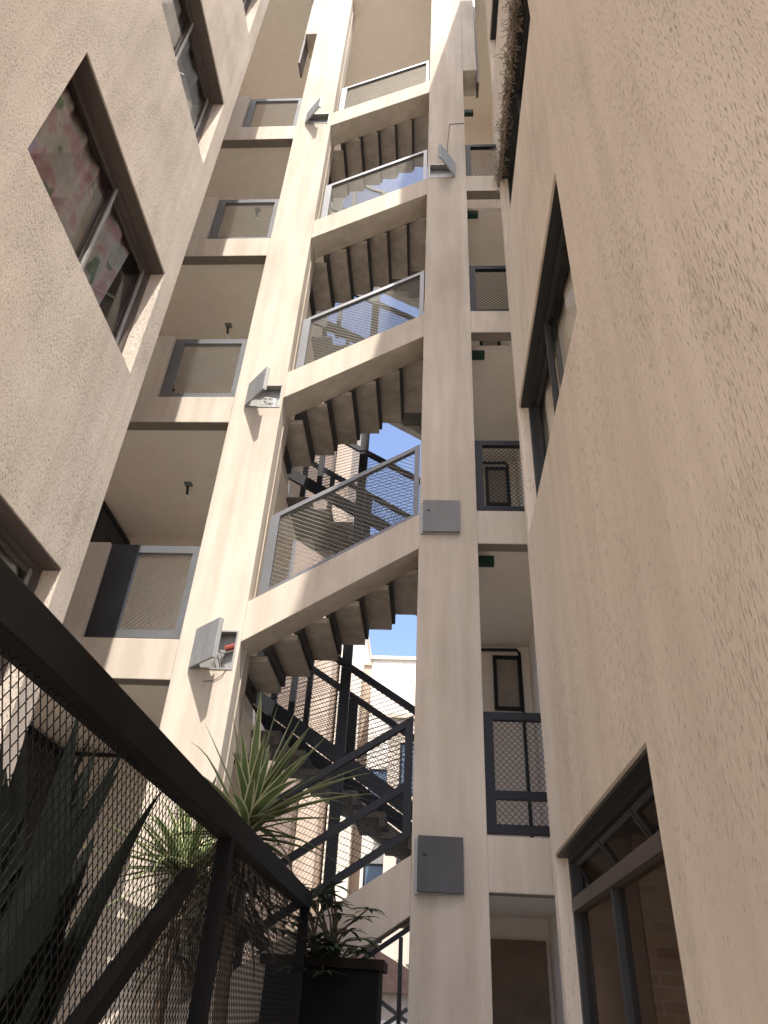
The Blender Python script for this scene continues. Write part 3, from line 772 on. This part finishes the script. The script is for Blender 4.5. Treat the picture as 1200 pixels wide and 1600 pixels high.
# trussed steel gate under the lowest stair beam
gt = empty("steel_gate", (-.6, 5.62, GZ), "dark trussed steel gate frame under the lowest stair beam beside the right pillar", "gate")
mb = MB(); GT = lambda x: .455 + (x + .12) * SL
mb.prism_y([(-1.45, GT(-1.45)), (-.108, GT(-.108)), (-.108, GT(-.108) + .035), (-1.45, GT(-1.45) + .035)], 5.60, 5.64)
for x in (-1.4, -.98, -.57, -.165): mb.box(x - .014, 5.605, GZ, x + .014, 5.635, GT(x) - .002)
mb.build("frame", M['dark'], gt)
mb = MB()
for x0, x1 in ((-.58, -.11), (-.99, -.58), (-1.4, -.99)):
    zt = GT(x0) + .10
    for q in range(4):
        za = zt - .03 - .42 * q; mb.bar((x0, 5.645, za), (x1, 5.645, za - .27), .014, .026); mb.bar((x0, 5.66, za - .50), (x1, 5.66, za - .20), .014, .026)
mb.build("bracing", M['boxdark'], gt)

# ------------------------------------------------------------------ background beyond the stair
def block(name, x0, x1, y0, y1, z1, mat, label, wins=(), winmat=None):
    e = empty(name, ((x0 + x1) / 2, y0, GZ), label, "building")
    MB().box(x0, y0, GZ, x1, y1, z1).build("wall", mat, e)
    MB().box(x0 - .06, y0 - .08, z1, x1 + .06, y1 + .06, z1 + .12).build("parapet_cap", mat, e)
    for (a, b, c, d) in wins:
        f = MB(); w = .06
        f.box(a, y0 - .03, c, b, y0 + .02, c + w).box(a, y0 - .03, d - w, b, y0 + .02, d).box(a, y0 - .03, c + w, a + w, y0 + .02, d - w).box(b - w, y0 - .03, c + w, b, y0 + .02, d - w)
        wn = f.build("window", M['dark'], e)
        MB().box(a + w, y0 - .012, c + w, b - w, y0 - .004, d - w).build("pane", winmat or M['bglass'], wn)
    return e
block("apartment_block", -12, -4.12, 23.2, 30, 23.5, M['shaded_b'], "tall block at the far left behind the stair mesh, coloured brown for shade", [])
block("apartment_block", -4.08, -3.42, 24, 30, 23.0, M['cream_b'], "tall warm beige block as a narrow strip through the stair mesh", [])
block("apartment_block", -3.30, -2.47, 25.2, 29, 12.2, M['white_b'], "narrow pale building just right of the tall beige block, beyond the stair", [])
block("apartment_block", -2.46, -2.02, 26, 29, 10.9, M['cream_b'], "low beige wall piece between the two pale buildings beyond the stair", [])
block("apartment_block", -2.0, 7, 24, 30, 10.30, M['white_b'], "bright white flat topped building against the sky beyond the stair",
      [(-1.9 + 1.5 * q, -1.2 + 1.5 * q, z, z + 1.3) for q in range(5) for z in (-.4, 2.4, 5.2)])
block("apartment_block", -1.12, 6, 20.5, 23.4, 7.0, M['pink_b'], "lower beige building in front of the white one beyond the stair",
      [(-.78 + 1.3 * q, -.2 + 1.3 * q, z, z + 1.4) for q in range(4) for z in (-.6, 1.9, 4.9)])
gw = MB().box(-6, 13.9, GZ, 6, 14.1, -.1)
tag(gw.build("garden_wall", M['white_b']), "low pale garden wall beyond the ground floor stair gap", "wall")
shd = empty("garden_shed", (-1.2, 16, GZ), "small shed with red tiled roof beyond the ground floor stair gap", "shed")
MB().box(-2.2, 15.6, GZ, .1, 17, .35).build("wall", M['cream_b'], shd)
MB().prism_y([(-2.5, .30), (.5, .30), (-1.0, 1.0)], 15.4, 17.2).build("roof", M['tile'], shd)
def bg_tree(x, y, h, r, label, seed):
    rnd = random.Random(seed); e = empty("garden_tree", (x, y, GZ), label, "tree", "trees beyond the stair")
    tk = MB().tube([(x, y, GZ), (x + .05, y, GZ + h * .3), (x - .04, y, GZ + h * .6)], [.12, .09, .05], 8)
    for q in range(5):
        az = q * 1.26; tk.tube([(x, y, GZ + h * .4), (x + math.cos(az) * r * .6, y + math.sin(az) * r * .6, GZ + h * .72)], [.05, .02], 6)
    tk.build("trunk", M['bark'], e)
    mb = MB()
    cl = [(x + rnd.gauss(0, .45) * r, y + rnd.gauss(0, .45) * r, GZ + h * .68 + rnd.gauss(0, .16) * h) for _ in range(22)]
    for c in cl:
        for _ in range(70):
            p = Vector(c) + Vector((rnd.gauss(0, .22) * r, rnd.gauss(0, .22) * r, rnd.gauss(0, .2) * r)); s_ = rnd.uniform(.05, .1)
            u = Vector((rnd.gauss(0, 1), rnd.gauss(0, 1), rnd.gauss(0, 1))).normalized(); v = u.orthogonal().normalized()
            mb.add([p - u * s_, p - v * s_ * .5, p + u * s_, p + v * s_ * .5], [(0, 1, 2, 3)])
    mb.build("crown", M['tree'], e)
bg_tree(-1.3, 17.6, 2.3, .8, "small grey green tree right behind the ground floor stair gap", 31)
bg_tree(.9, 18.5, 3.2, 1.2, "larger grey green tree in front of the lower beige building", 32)
